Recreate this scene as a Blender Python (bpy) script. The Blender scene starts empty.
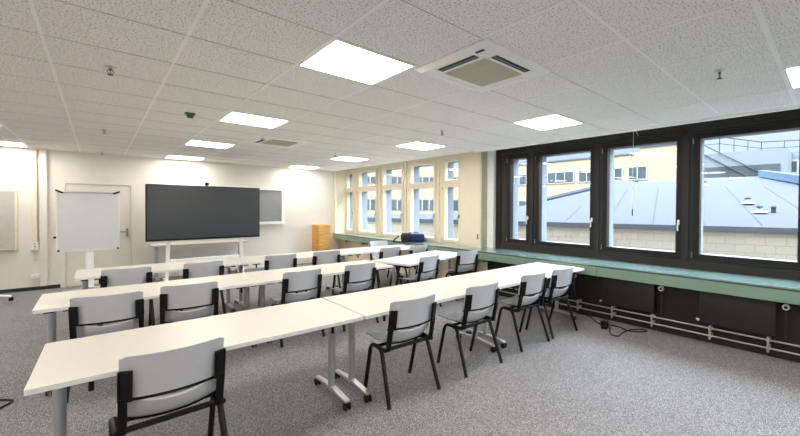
import bpy, bmesh, math, random
from mathutils import Vector, Matrix
random.seed(7)
PI = math.pi
scene = bpy.context.scene
COL = scene.collection

# ------------------------------------------------------------------ helpers
def lin(c):
    return tuple(((v / 255) / 12.92 if v / 255 <= 0.04045 else ((v / 255 + 0.055) / 1.055) ** 2.4) for v in c)

class MB:
    """collects simple shapes into one mesh"""
    def __init__(self):
        self.bm = bmesh.new()
    def quads(self, vs, fs):
        b = [self.bm.verts.new(v) for v in vs]
        for f in fs:
            self.bm.faces.new([b[i] for i in f])
        return b
    def box(self, x0, x1, y0, y1, z0, z1, rz=0, piv=None):
        vs = [Vector((x, y, z)) for z in (z0, z1) for (x, y) in ((x0, y0), (x1, y0), (x1, y1), (x0, y1))]
        if rz:
            p = Vector(piv) if piv else Vector(((x0 + x1) / 2, (y0 + y1) / 2, 0))
            R = Matrix.Rotation(rz, 3, 'Z')
            vs = [R @ (v - p) + p for v in vs]
        self.quads(vs, [(3, 2, 1, 0), (4, 5, 6, 7), (0, 1, 5, 4), (1, 2, 6, 5), (2, 3, 7, 6), (3, 0, 4, 7)])
        return self
    def bevbox(self, x0, x1, y0, y1, z0, z1, w=.004, seg=2, rz=0):
        t = MB().box(x0, x1, y0, y1, z0, z1, rz)
        bmesh.ops.bevel(t.bm, geom=list(t.bm.edges), offset=w, segments=seg, profile=.5, affect='EDGES')
        self.merge(t)
        return self
    def merge(self, other):
        me = bpy.data.meshes.new('tmp'); other.bm.to_mesh(me); other.bm.free()
        self.bm.from_mesh(me); bpy.data.meshes.remove(me)
    def prism(self, poly, z0, z1):
        n = len(poly)
        vs = [(x, y, z0) for x, y in poly] + [(x, y, z1) for x, y in poly]
        fs = [tuple(reversed(range(n))), tuple(range(n, 2 * n))] + [(i, (i + 1) % n, n + (i + 1) % n, n + i) for i in range(n)]
        self.quads(vs, fs)
        return self
    def solid(self, poly3, off):
        n = len(poly3); o = Vector(off)
        vs = [Vector(p) for p in poly3] + [Vector(p) + o for p in poly3]
        fs = [tuple(reversed(range(n))), tuple(range(n, 2 * n))] + [(i, (i + 1) % n, n + (i + 1) % n, n + i) for i in range(n)]
        self.quads(vs, fs)
        return self
    def tube(self, pts, r, seg=10, ry=None, bend=0, r_end=None):
        pts = [Vector(p) for p in pts]
        if bend:
            q = [pts[0]]
            for i in range(1, len(pts) - 1):
                a, b, c = pts[i - 1], pts[i], pts[i + 1]
                l = min(bend, (a - b).length * .48, (c - b).length * .48)
                p0 = b + (a - b).normalized() * l; p2 = b + (c - b).normalized() * l
                for k in range(6):
                    t = k / 5
                    q.append(p0 * (1 - t) ** 2 + b * 2 * t * (1 - t) + p2 * t * t)
            q.append(pts[-1]); pts = q
        n = len(pts); rings = []
        up = None
        for i, p in enumerate(pts):
            d = (pts[min(i + 1, n - 1)] - pts[max(i - 1, 0)]).normalized()
            if up is None:
                up = Vector((0, 0, 1)) if abs(d.z) < .9 else Vector((1, 0, 0))
            s = d.cross(up).normalized(); up = s.cross(d).normalized()
            rr = r if r_end is None else r + (r_end - r) * i / (n - 1)
            r2 = (ry if ry else rr)
            rings.append([self.bm.verts.new(p + s * rr * math.cos(2 * PI * k / seg) + up * r2 * math.sin(2 * PI * k / seg)) for k in range(seg)])
        for i in range(n - 1):
            for k in range(seg):
                self.bm.faces.new((rings[i][k], rings[i][(k + 1) % seg], rings[i + 1][(k + 1) % seg], rings[i + 1][k]))
        self.bm.faces.new(list(reversed(rings[0]))); self.bm.faces.new(rings[-1])
        return self
    def lathe(self, prof, c=(0, 0, 0), seg=20, axis='Z'):
        rings = []
        c = Vector(c)
        for r, h in prof:
            ring = []
            for k in range(seg):
                a = 2 * PI * k / seg
                u, v = r * math.cos(a), r * math.sin(a)
                o = Vector((u, v, h)) if axis == 'Z' else (Vector((h, u, v)) if axis == 'X' else Vector((v, h, u)))
                ring.append(self.bm.verts.new(c + o))
            rings.append(ring)
        for i in range(len(rings) - 1):
            for k in range(seg):
                self.bm.faces.new((rings[i][k], rings[i][(k + 1) % seg], rings[i + 1][(k + 1) % seg], rings[i + 1][k]))
        self.bm.faces.new(list(reversed(rings[0]))); self.bm.faces.new(rings[-1])
        return self
    def sheet(self, f, nu, nv, th):
        """solid sheet: f(u,v)->(point, normal), thickness th"""
        top = []; bot = []
        for i in range(nu + 1):
            a = []; b = []
            for j in range(nv + 1):
                p, nrm = f(i / nu, j / nv)
                a.append(self.bm.verts.new(Vector(p) + Vector(nrm) * th / 2)); b.append(self.bm.verts.new(Vector(p) - Vector(nrm) * th / 2))
            top.append(a); bot.append(b)
        F = self.bm.faces.new
        for i in range(nu):
            for j in range(nv):
                F((top[i][j], top[i + 1][j], top[i + 1][j + 1], top[i][j + 1]))
                F((bot[i][j], bot[i][j + 1], bot[i + 1][j + 1], bot[i + 1][j]))
        for i in range(nu):
            F((top[i][0], bot[i][0], bot[i + 1][0], top[i + 1][0])); F((top[i][nv], top[i + 1][nv], bot[i + 1][nv], bot[i][nv]))
        for j in range(nv):
            F((top[0][j], top[0][j + 1], bot[0][j + 1], bot[0][j])); F((top[nu][j], bot[nu][j], bot[nu][j + 1], top[nu][j + 1]))
        return self
    def frame_x(self, x0, x1, y0, y1, z0, z1, w, wt=None, wb=None):
        """rectangular frame in the YZ plane"""
        wt = w if wt is None else wt; wb = w if wb is None else wb
        self.box(x0, x1, y0, y0 + w, z0, z1); self.box(x0, x1, y1 - w, y1, z0, z1)
        self.box(x0, x1, y0 + w, y1 - w, z0, z0 + wb); self.box(x0, x1, y0 + w, y1 - w, z1 - wt, z1)
        return self
    def frame_y(self, x0, x1, y0, y1, z0, z1, w):
        self.box(x0, x0 + w, y0, y1, z0, z1); self.box(x1 - w, x1, y0, y1, z0, z1)
        self.box(x0 + w, x1 - w, y0, y1, z0, z0 + w); self.box(x0 + w, x1 - w, y0, y1, z1 - w, z1)
        return self
    def build(self, name, m, parent=None, loc=(0, 0, 0), rz=0, smooth=True):
        bmesh.ops.recalc_face_normals(self.bm, faces=list(self.bm.faces))
        me = bpy.data.meshes.new(name); self.bm.to_mesh(me); self.bm.free()
        me.materials.append(m)
        if smooth:
            me.shade_smooth(); me.set_sharp_from_angle(angle=math.radians(38))
        o = bpy.data.objects.new(name, me); COL.objects.link(o)
        o.location = loc; o.rotation_euler = (0, 0, rz)
        if parent: o.parent = parent
        return o

def tag(o, label, cat, group=None):
    o['label'] = label; o['category'] = cat
    if group: o['group'] = group
    return o
def thing(name, label, cat, loc=(0, 0, 0), rz=0, group=None):
    o = bpy.data.objects.new(name, None); COL.objects.link(o)
    o.empty_display_size = .1
    o.location = loc; o.rotation_euler = (0, 0, rz)
    return tag(o, label, cat, group)
def struct(o):
    o['kind'] = 'structure'; return o
def sempty(name, loc=(0, 0, 0)):
    o = bpy.data.objects.new(name, None); COL.objects.link(o); o.location = loc
    return struct(o)
def dup(root, label, loc, rz=0, group=None):
    r = root.copy(); COL.objects.link(r); r.location = loc; r.rotation_euler = (0, 0, rz)
    r['label'] = label
    if group: r['group'] = group
    def kids(src, dst):
        for ch in list(src.children):
            c = ch.copy(); COL.objects.link(c); c.parent = dst
            kids(ch, c)
    kids(root, r)
    return r

# ------------------------------------------------------------------ materials
def mat(name, col, rough=.5, metal=0, var=.04, scale=12, bump=0, bscale=200, spec=.5, coat=0):
    m = bpy.data.materials.new(name); m.use_nodes = True
    nt = m.node_tree; N = nt.nodes; L = nt.links
    b = N['Principled BSDF']; b.inputs['Roughness'].default_value = rough; b.inputs['Metallic'].default_value = metal
    b.inputs['Specular IOR Level'].default_value = spec
    b.inputs['Coat Weight'].default_value = coat
    tc = N.new('ShaderNodeTexCoord'); n = N.new('ShaderNodeTexNoise'); n.inputs['Scale'].default_value = scale
    n.inputs['Detail'].default_value = 4
    L.new(tc.outputs['Object'], n.inputs['Vector'])
    r = N.new('ShaderNodeValToRGB'); c = lin(col)
    r.color_ramp.elements[0].color = tuple(v * (1 - var) for v in c) + (1,)
    r.color_ramp.elements[1].color = tuple(min(1, v * (1 + var)) for v in c) + (1,)
    r.color_ramp.elements[0].position = .3; r.color_ramp.elements[1].position = .7
    L.new(n.outputs['Fac'], r.inputs['Fac']); L.new(r.outputs['Color'], b.inputs['Base Color'])
    if bump:
        n2 = N.new('ShaderNodeTexNoise'); n2.inputs['Scale'].default_value = bscale
        L.new(tc.outputs['Object'], n2.inputs['Vector'])
        bp = N.new('ShaderNodeBump'); bp.inputs['Strength'].default_value = bump; bp.inputs['Distance'].default_value = .002
        L.new(n2.outputs['Fac'], bp.inputs['Height']); L.new(bp.outputs['Normal'], b.inputs['Normal'])
    return m

def carpet():
    m = mat('carpet_grey', (150, 147, 145), rough=.95, spec=.1)
    nt = m.node_tree; N = nt.nodes; L = nt.links; b = N['Principled BSDF']
    tc = N.new('ShaderNodeTexCoord')
    a = N.new('ShaderNodeTexNoise'); a.inputs['Scale'].default_value = 180; a.inputs['Detail'].default_value = 1; a.inputs['Roughness'].default_value = .75
    v = N.new('ShaderNodeTexVoronoi'); v.inputs['Scale'].default_value = 115
    big = N.new('ShaderNodeTexNoise'); big.inputs['Scale'].default_value = 1.6
    for n in (a, v, big): L.new(tc.outputs['Object'], n.inputs['Vector'])
    r = N.new('ShaderNodeValToRGB'); e = r.color_ramp.elements
    e[0].position = .38; e[0].color = lin((80, 77, 77)) + (1,)
    e[1].position = .62; e[1].color = lin((216, 212, 214)) + (1,)
    mid = e.new(.5); mid.color = lin((158, 155, 156)) + (1,)
    L.new(a.outputs['Fac'], r.inputs['Fac'])
    mx = N.new('ShaderNodeMixRGB'); mx.blend_type = 'MULTIPLY'; mx.inputs['Fac'].default_value = .9
    vr = N.new('ShaderNodeValToRGB'); vr.color_ramp.elements[0].color = (.22, .22, .225, 1); vr.color_ramp.elements[1].color = (1, 1, 1, 1)
    L.new(v.outputs['Color'], vr.inputs['Fac'])
    L.new(r.outputs['Color'], mx.inputs['Color1']); L.new(vr.outputs['Color'], mx.inputs['Color2'])
    mb = N.new('ShaderNodeMixRGB'); mb.blend_type = 'MULTIPLY'; mb.inputs['Fac'].default_value = .15
    L.new(mx.outputs['Color'], mb.inputs['Color1']); L.new(big.outputs['Fac'], mb.inputs['Color2'])
    L.new(mb.outputs['Color'], b.inputs['Base Color'])
    bp = N.new('ShaderNodeBump'); bp.inputs['Strength'].default_value = .2; bp.inputs['Distance'].default_value = .002
    L.new(a.outputs['Fac'], bp.inputs['Height']); L.new(bp.outputs['Normal'], b.inputs['Normal'])
    return m

def tile_mat():
    m = mat('mineral_fibre_tile', (226, 223, 217), rough=.9, spec=.1)
    nt = m.node_tree; N = nt.nodes; L = nt.links; b = N['Principled BSDF']
    tc = N.new('ShaderNodeTexCoord')
    a = N.new('ShaderNodeTexNoise'); a.inputs['Scale'].default_value = 95; a.inputs['Detail'].default_value = 3; a.inputs['Roughness'].default_value = .6
    L.new(tc.outputs['Object'], a.inputs['Vector'])
    r = N.new('ShaderNodeValToRGB'); e = r.color_ramp.elements
    c = lin((247, 246, 244)); d = lin((162, 159, 154))
    e[0].position = .36; e[0].color = d + (1,); e[1].position = .45; e[1].color = c + (1,)
    L.new(a.outputs['Fac'], r.inputs['Fac']); L.new(r.outputs['Color'], b.inputs['Base Color'])
    bp = N.new('ShaderNodeBump'); bp.inputs['Strength'].default_value = .35; bp.inputs['Distance'].default_value = .003
    L.new(a.outputs['Fac'], bp.inputs['Height']); L.new(bp.outputs['Normal'], b.inputs['Normal'])
    return m

def block_mat():
    m = mat('cream_block', (215, 205, 190), rough=.85)
    nt = m.node_tree; N = nt.nodes; L = nt.links; b = N['Principled BSDF']
    tc = N.new('ShaderNodeTexCoord'); sp = N.new('ShaderNodeSeparateXYZ'); cb = N.new('ShaderNodeCombineXYZ')
    L.new(tc.outputs['Object'], sp.inputs[0]); L.new(sp.outputs['X'], cb.inputs['X']); L.new(sp.outputs['Z'], cb.inputs['Y'])
    br = N.new('ShaderNodeTexBrick'); br.inputs['Scale'].default_value = 1
    br.inputs['Brick Width'].default_value = .5; br.inputs['Row Height'].default_value = .25; br.inputs['Mortar Size'].default_value = .01
    br.inputs['Color1'].default_value = lin((118, 113, 104)) + (1,); br.inputs['Color2'].default_value = lin((112, 108, 100)) + (1,)
    br.inputs['Mortar'].default_value = lin((96, 92, 86)) + (1,)
    L.new(cb.outputs[0], br.inputs['Vector']); L.new(br.outputs['Color'], b.inputs['Base Color'])
    return m

def wood_mat():
    m = mat('pale_wood', (205, 150, 80), rough=.5)
    nt = m.node_tree; N = nt.nodes; L = nt.links; b = N['Principled BSDF']
    tc = N.new('ShaderNodeTexCoord'); mp = N.new('ShaderNodeMapping'); mp.inputs['Scale'].default_value = (2, 2, 14)
    n = N.new('ShaderNodeTexNoise'); n.inputs['Scale'].default_value = 3; n.inputs['Detail'].default_value = 5
    L.new(tc.outputs['Object'], mp.inputs[0]); L.new(mp.outputs[0], n.inputs['Vector'])
    r = N.new('ShaderNodeValToRGB'); r.color_ramp.elements[0].color = lin((196, 138, 66)) + (1,); r.color_ramp.elements[1].color = lin((226, 176, 104)) + (1,)
    r.color_ramp.elements[0].position = .3; r.color_ramp.elements[1].position = .7
    L.new(n.outputs['Fac'], r.inputs['Fac']); L.new(r.outputs['Color'], b.inputs['Base Color'])
    return m

def glass_mat():
    m = bpy.data.materials.new('window_glass'); m.use_nodes = True
    nt = m.node_tree; N = nt.nodes; L = nt.links; N.clear()
    o = N.new('ShaderNodeOutputMaterial'); t = N.new('ShaderNodeBsdfTransparent'); g = N.new('ShaderNodeBsdfGlossy')
    g.inputs['Roughness'].default_value = .01
    n = N.new('ShaderNodeTexNoise'); n.inputs['Scale'].default_value = 2
    r = N.new('ShaderNodeValToRGB'); r.color_ramp.elements[0].color = (.93, .95, .95, 1); r.color_ramp.elements[1].color = (.97, .98, .98, 1)
    L.new(n.outputs['Fac'], r.inputs['Fac']); L.new(r.outputs['Color'], t.inputs['Color'])
    lw = N.new('ShaderNodeLayerWeight'); lw.inputs['Blend'].default_value = .5
    pw = N.new('ShaderNodeMath'); pw.operation = 'POWER'; pw.inputs[1].default_value = 5; L.new(lw.outputs['Facing'], pw.inputs[0])
    f = N.new('ShaderNodeMath'); f.operation = 'MULTIPLY_ADD'; f.inputs[1].default_value = .5; f.inputs[2].default_value = .02; L.new(pw.outputs[0], f.inputs[0])
    mx = N.new('ShaderNodeMixShader'); L.new(f.outputs[0], mx.inputs[0]); L.new(t.outputs[0], mx.inputs[1]); L.new(g.outputs[0], mx.inputs[2])
    L.new(mx.outputs[0], o.inputs[0])
    return m

def emit_mat(name, col, s):
    m = bpy.data.materials.new(name); m.use_nodes = True
    nt = m.node_tree; N = nt.nodes; L = nt.links; N.clear()
    o = N.new('ShaderNodeOutputMaterial'); e = N.new('ShaderNodeEmission'); e.inputs['Strength'].default_value = s
    n = N.new('ShaderNodeTexNoise'); n.inputs['Scale'].default_value = 3
    r = N.new('ShaderNodeValToRGB'); r.color_ramp.elements[0].color = tuple(v * .98 for v in col) + (1,); r.color_ramp.elements[1].color = tuple(col) + (1,)
    L.new(n.outputs['Fac'], r.inputs['Fac']); L.new(r.outputs['Color'], e.inputs['Color']); L.new(e.outputs[0], o.inputs[0])
    return m

LAMP = 16.5
M = dict(
    carpet=carpet(), tile=tile_mat(), glass=glass_mat(), block=block_mat(), wood=wood_mat(),
    tbar=mat('ceiling_bar_white', (255, 255, 254), .5), hair=mat('ceiling_joint', (192, 189, 182), .8),
    wall=mat('wall_paint_cream', (229, 226, 219), .8, bump=.1, bscale=120, var=.02, scale=3),
    wallf=mat('wall_paint_beige', (233, 223, 203), .7, var=.02, scale=3),
    skirt=mat('black_skirting', (38, 38, 40), .5),
    doorm=mat('door_cream', (226, 222, 213), .55, var=.02),
    frame_beige=mat('beige_window_paint', (232, 221, 198), .45, var=.02),
    frame_dark=mat('black_window_paint', (28, 27, 28), .45, spec=.3, var=.05),
    frame_brown=mat('dark_bronze_paint', (48, 46, 46), .45, spec=.3, var=.05),
    reveal=mat('pale_metal_reveal', (120, 128, 136), .35, spec=0),
    pilgreen=mat('grey_green_paint', (190, 190, 172), .6), pilwhite=mat('white_paint', (246, 248, 248), .5),
    ledge=mat('pale_green_laminate', (118, 143, 141), .16, var=.02, scale=2, coat=.6),
    fascia=mat('sage_green_laminate', (126, 153, 137), .4, var=.02, scale=2),
    darkwall=mat('black_wall_paint', (28, 27, 28), .6), darkrad=mat('charcoal_radiator', (36, 35, 36), .5),
    pipe=mat('grey_pipe', (176, 174, 170), .35, .4), chrome=mat('chrome', (215, 215, 215), .28, 1),
    steel=mat('brushed_steel', (150, 152, 155), .35, .9),
    legpaint=mat('grey_metal_paint', (176, 179, 183), .3, .5),
    tabletop=mat('cream_white_laminate', (205, 200, 191), .38, var=.01, scale=2),
    tedge=mat('white_edge_band', (232, 232, 234), .4),
    plastic=mat('grey_plastic_shell', (200, 203, 210), .38, bump=.15, bscale=400, var=.02),
    black=mat('black_plastic', (9, 9, 10), .55, spec=.25), blackmetal=mat('black_painted_steel', (11, 11, 13), .38, spec=.35),
    rubber=mat('black_rubber', (18, 18, 18), .7),
    white=mat('white_plastic', (246, 246, 245), .4), offwhite=mat('ivory_plastic', (228, 220, 200), .5),
    conduit=mat('cream_conduit', (234, 226, 206), .5), board=mat('whiteboard_face', (226, 227, 231), .25, var=.01),
    greyblind=mat('grey_blind', (150, 152, 156), .8), boardgrey=mat('grey_whiteboard', (190, 187, 182), .4),
    screen=mat('dark_screen_glass', (36, 44, 53), .4, spec=1, var=.02, scale=1), bezel=mat('black_bezel', (16, 16, 17), .35),
    grille=mat('greige_grille', (198, 194, 178), .7), slot=mat('dark_slot', (40, 40, 40), .6),
    bag=mat('navy_fabric', (38, 42, 92), .8, bump=.3), bagdark=mat('plum_fabric', (44, 34, 56), .85, bump=.3),
    green=mat('dark_green_plastic', (20, 84, 56), .5), brass=mat('brass', (150, 130, 90), .35, .8),
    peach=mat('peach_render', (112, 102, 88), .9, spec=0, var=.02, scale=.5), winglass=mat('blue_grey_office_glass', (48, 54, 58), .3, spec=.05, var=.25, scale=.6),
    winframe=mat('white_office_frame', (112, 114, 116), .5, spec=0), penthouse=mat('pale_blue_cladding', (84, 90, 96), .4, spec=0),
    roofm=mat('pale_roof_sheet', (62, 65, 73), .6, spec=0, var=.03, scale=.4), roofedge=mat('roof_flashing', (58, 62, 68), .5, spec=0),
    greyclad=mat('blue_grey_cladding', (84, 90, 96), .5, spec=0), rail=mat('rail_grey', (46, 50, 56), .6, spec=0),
    ground=mat('courtyard_paving', (120, 118, 114), .9), upper=mat('sun_block_render', (190, 180, 165), .9),
    concrete=mat('parapet_blue', (66, 80, 98), .6, spec=0),
    lamp=emit_mat('lamp_diffuser', (1.0, .945, .855), LAMP),
)

YB = 10.52           # back wall
CZ = 2.61            # ceiling height
XE, XB, XD = 4.90, 5.24, 5.47   # ceiling edge, beige wall plane, dark window plane

# ------------------------------------------------------------------ room shell
struct(MB().box(-4.7, 5.10, -4.6, YB + .1, -.12, 0).build('floor', M['carpet'], smooth=False))
c = MB(); c.box(-4.7, 4.82, 4.80, YB + .1, CZ, 2.95); c.box(-4.7, 4.93, -4.6, 4.80, CZ, 2.95)
struct(c.build('ceiling', M['tile'], smooth=False))
struct(MB().box(4.70, 5.75, -4.6, YB + .1, 2.951, 3.1).build('ceiling_recess', M['wall'], smooth=False))
gx = [.389 + .625 * k for k in range(-8, 8)]; gy = [.31 + .625 * k for k in range(-7, 17)]
g = MB()
for x in gx:
    w = .009 if x < 1.5 else .0075
    g.box(x - w, x + w, -4.6, YB, CZ - .003, CZ + .002)
struct(g.build('trim_1', M['tbar'], smooth=False))
g = MB()
for k, y in enumerate(gy):
    w = .013 if k == 7 else (.009 if k == 8 else .003)
    g.box(-4.7, 4.80, y - w, y + w, CZ - .003, CZ + .002)
struct(g.build('trim_2', M['tbar'], smooth=False))
g = MB(); g.box(4.90, 4.93, -4.6, 4.8, CZ - .02, CZ + .002); g.box(4.79, 4.82, 4.8, YB, CZ - .006, CZ + .002)
struct(g.build('trim_3', M['tbar'], smooth=False))
g = MB()
for y in gy[9:]: g.box(-4.7, 4.78, y - .0065, y - .0035, CZ - .0032, CZ + .002)
struct(g.build('trim_4', M['hair'], smooth=False))

struct(MB().box(-4.7, 5.7, YB, YB + .2, 0, 2.95).build('wall_back', M['wall'], smooth=False))
struct(MB().box(-4.9, -4.7, -4.7, YB + .2, 0, 2.95).build('wall_left', M['wall'], smooth=False))
struct(MB().box(-4.9, 5.7, -4.8, -4.6, 0, 3.1).build('wall_front', M['wall'], smooth=False))
struct(MB().box(-4.7, -.512, YB - .014, YB, 0, .065).build('baseboard_back', M['skirt'], smooth=False))
# right wall below the ledge
struct(MB().box(5.10, 5.72, -4.6, 4.62, -.12, .78).build('wall_right', M['darkwall'], smooth=False))
struct(MB().box(5.10, 5.72, 4.62, YB, -.12, .78).build('wall_right_far', M['wallf'], smooth=False))
# solid beige panel and pillar between the two runs of windows
w = MB(); w.box(XB, 5.7, 4.93, 5.50, .80, 2.95); w.box(XB - .012, XB, 4.945, 5.44, .86, 2.72)
struct(w.build('wall_right_panel', M['wallf'], smooth=False))
struct(MB().box(XB - .004, XB + .155, 4.905, 4.929, .80, 2.95).build('trim_5', M['pilgreen'], smooth=False))
struct(MB().box(XB + .15, 5.48, 4.742, 4.929, .80, 2.95).build('trim_6', M['pilwhite'], smooth=False))
# corner pilaster on the back wall with two pipes
struct(MB().box(4.93, 5.7, 10.495, YB, .80, 2.95).build('wall_right_corner', M['wallf'], smooth=False))
pp = MB(); pp.tube([(4.90, 10.47, .80), (4.90, 10.47, 2.61)], .03, 12)
pp.box(5.06, 5.10, 10.48, 10.495, 2.42, 2.46); pp.box(5.06, 5.10, 10.48, 10.495, 1.66, 1.70)
struct(pp.build('trim_7', M['conduit']))

# ledge: top plates, black strip painting the gap's shade, fascia
joints = [-4.6, -1.98, .19, 2.36, 4.53, 6.70, 8.87, YB]
t = MB(); fa = MB()
for a, b in zip(joints, joints[1:]):
    xb = XD if b < 4.6 else XB
    t.box(4.85, 5.50, a + .0015, b - .0015, .785, .80)
    fa.bevbox(4.85, 4.872, a + .003, b - .003, .645, .771, .002, 1)
struct(t.build('trim_8', M['ledge'], smooth=False)); struct(fa.build('trim_9', M['fascia']))
k = MB(); k.box(4.853, 5.10, -4.6, YB, .7712, .7848)
for y in (.19, 2.36, 4.53, 6.7, 7.8, 8.87, 9.8): k.box(4.88, 5.09, y - .015, y + .015, .60, .7712)
struct(k.build('trim_10', M['skirt'], smooth=False))

# ------------------------------------------------------------------ windows
wn = [0]
def window(y0, y1, lights, X, z0, z1, fm, sm, glass_in=.05, handle='white', hinge=True, post=.055):
    """one bay: fixed frame, then each light (ya, yb, za, zb = the glass) with its sash, pane, handle"""
    wn[0] += 1
    r = sempty('window_%d' % wn[0], (X, y0, z0))
    off = Vector((X, y0, z0))
    fr = MB()
    D = .09
    # vertical posts and rails left over around the sashes
    S = [(a - .075, b + .075, c - .07, d + .07) for a, b, c, d in lights]
    ya = min(s[0] for s in S); yb = max(s[1] for s in S)
    fr.box(0, D, 0, ya - y0, 0, z1 - z0); fr.box(0, D, yb - y0, y1 - y0, 0, z1 - z0)
    zs = sorted(S, key=lambda s: s[2]); zc = z0
    for s in zs:
        fr.box(0, D, ya - y0, yb - y0, zc - z0, s[2] - z0); zc = s[3]
    fr.box(0, D, ya - y0, yb - y0, zc - z0, z1 - z0)
    fr.build('frame', fm, r, smooth=False)
    rv = MB()
    for s in S:   # pale outer reveal of the opening
        rv.frame_x(D + .001, D + .16, s[0] + .03 - y0, s[1] - .03 - y0, s[2] + .03 - z0, s[3] - .03 - z0, .03)
    rv.build('reveal', M['reveal'], r, smooth=False)
    for (a, b, cc, d), s in zip(lights, S):
        sh = MB()
        sh.frame_x(-.018, .07, s[0] + .004 - y0, s[1] - .004 - y0, s[2] + .004 - z0, s[3] - .004 - z0, .071, .066, .066)
        sash = sh.build('sash', sm, r, smooth=False)
        MB().box(.03, .036, a - .002 - y0, b + .002 - y0, cc - .002 - z0, d + .002 - z0).build('glass', M['glass'], sash, smooth=False)
        if d - cc > 1:
            hy = s[0] + .04 - y0; hz = 1.40 - z0
            h = MB(); h.bevbox(-.032, -.018, hy - .014, hy + .014, hz - .03, hz + .035, .003, 1)
            h.tube([(-.032, hy, hz), (-.06, hy, hz), (-.06, hy, hz - .11)], .009, 8, bend=.015)
            h.build('handle', M['white'] if handle == 'white' else M['steel'], sash)
            if hinge:
                for zz in (s[2] + .06, s[3] - .10):
                    MB().tube([(-.024, s[1] - y0 + .004, zz - z0 - .035), (-.024, s[1] - y0 + .004, zz - z0 + .035)], .007, 8).build('hinge', M['steel'], sash)
    return r

# dark run
ZG0, ZG1 = 1.0, 2.49
bays = [(3.905, 4.60, 4.006, 4.375)] + [(2.67 - 1.233 * k, 3.905 - 1.233 * k, 2.776 - 1.23 * k, 3.73 - 1.23 * k) for k in range(6)]
for y0, y1, a, b in bays:
    window(y0, y1, [(a, b, ZG0, ZG1)], XD, .80, 2.95, M['frame_brown'], M['frame_dark'])
struct(MB().box(XD - .012, 5.7, 4.60, 4.74, .80, 2.95).build('trim_11', M['frame_dark'], smooth=False))
ml = MB()
for k in range(6): ml.box(XD - .018, XD, 3.905 - 1.233 * k - .045, 3.905 - 1.233 * k + .045, .90, 2.60)
ml.box(XD - .018, XD, -4.5, 4.6, .80, .90); ml.box(XD - .018, XD, -4.5, 4.6, 2.60, 2.95)
struct(ml.build('trim_12', M['frame_brown'], smooth=False))
struct(MB().box(XD, 5.7, -4.6, 3.905 - 1.233 * 6, .80, 2.95).build('wall_right_near', M['darkwall'], smooth=False))
# beige run
bb = [(5.50, 6.23, 5.585, 5.965), (6.23, 7.45, 6.39, 7.19), (7.45, 8.63, 7.625, 8.40), (8.63, 9.93, 8.835, 9.66), (9.93, 10.494, 10.12, 10.415)]
for y0, y1, a, b in bb:
    window(y0, min(y1, YB), [(a, b + (.045 if y0 < 9 else .03), .905, 2.015), (a, b + (.045 if y0 < 9 else .03), 2.150, 2.55)], XB + .03, .80, 2.95, M['frame_beige'], M['frame_beige'], handle='steel')
bm_ = MB()
for y in (6.23, 7.45, 8.63, 9.93): bm_.box(XB + .010, XB + .03, y - .03, y + .03, .82, 2.93)
struct(bm_.build('trim_13', M['frame_beige'], smooth=False))
lt = MB(); lt.bevbox(XB - .03, XB - .012, 4.98, 5.005, .96, 1.06, .003, 1)
struct(lt.build('trim_14', M['brass']))

# ------------------------------------------------------------------ door, wall fixtures (back wall)
d = sempty('door_1', (-.44, YB, 0))
MB().box(.004, .925, -.012, 0, .008, 1.985).build('leaf', M['doorm'], d, smooth=False)
MB().box(-.055, .0, -.03, 0, 0, 2.04).box(.929, .985, -.03, 0, 0, 2.04).box(0, .929, -.03, 0, 1.99, 2.04).build('door_frame', M['wall'], d, smooth=False)
h = MB(); h.bevbox(.85, .882, -.02, -.012, .93, 1.10, .004, 1); h.tube([(.866, -.02, 1.03), (.866, -.065, 1.03), (.75, -.065, 1.03)], .010, 10, bend=.02)
h.lathe([(.008, -.024), (.008, -.012)], (.866, 0, .95), 12, 'Y')
h.build('door_handle', M['steel'], d)

b = thing('wall_whiteboard', 'greyish white board on the back wall, cut off by the left edge of the photo', 'whiteboard', (-1.66, YB, .755))
MB().box(-.61, .61, -.022, -.002, .03, 1.06).build('panel', M['boardgrey'], b, smooth=False)
MB().frame_y(-.635, .635, -.028, -.001, .0, 1.085, .028).build('frame', M['offwhite'], b, smooth=False)
MB().bevbox(-.60, .60, -.07, -.028, .0, .018, .004, 1).build('pen_tray', M['steel'], b)

for i, (x0, x1, z0, lab, mm) in enumerate([(-.854, -.790, .90, 'cream cable duct on the back wall running down to the stacked sockets', 'conduit'),
                                            (-.765, -.668, .066, 'wide pale cable duct on the back wall reaching the black skirting', 'wall')]):
    o = MB().bevbox(x0, x1, YB - .05, YB - .001, z0, CZ - .001, .004, 1).build('cable_duct', M[mm])
    tag(o, lab, 'cable duct', 'cable ducts left of the door')
w = thing('socket_stack', 'three stacked ivory wall sockets below the cream cable duct', 'wall socket', (-.822, YB, .745))
for k in range(3):
    so = MB().bevbox(-.048, .048, -.055, -.001, .052 * k, .052 * k + .044, .004, 2).build('socket', M['white'], w)
    MB().lathe([(.016, -.057), (.016, -.054)], (0, 0, .052 * k + .022), 14, 'Y').build('socket_hole', M['grille'], so)
w = thing('data_socket', 'small grey data socket between the stacked sockets and the low white box', 'wall socket', (-.822, YB, .52))
MB().bevbox(-.025, .025, -.02, -.001, 0, .11, .003, 1).build('plate', M['offwhite'], w); MB().box(-.012, .012, -.022, -.019, .035, .075).build('opening', M['grille'], w)
w = thing('floor_socket_box', 'low white socket box on the back wall just above the black skirting', 'wall socket', (-.815, YB, .215))
MB().bevbox(-.055, .055, -.05, -.001, 0, .085, .005, 2).build('box', M['white'], w); MB().box(-.03, .03, -.053, -.05, .02, .065).build('cover', M['offwhite'], w)

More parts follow.
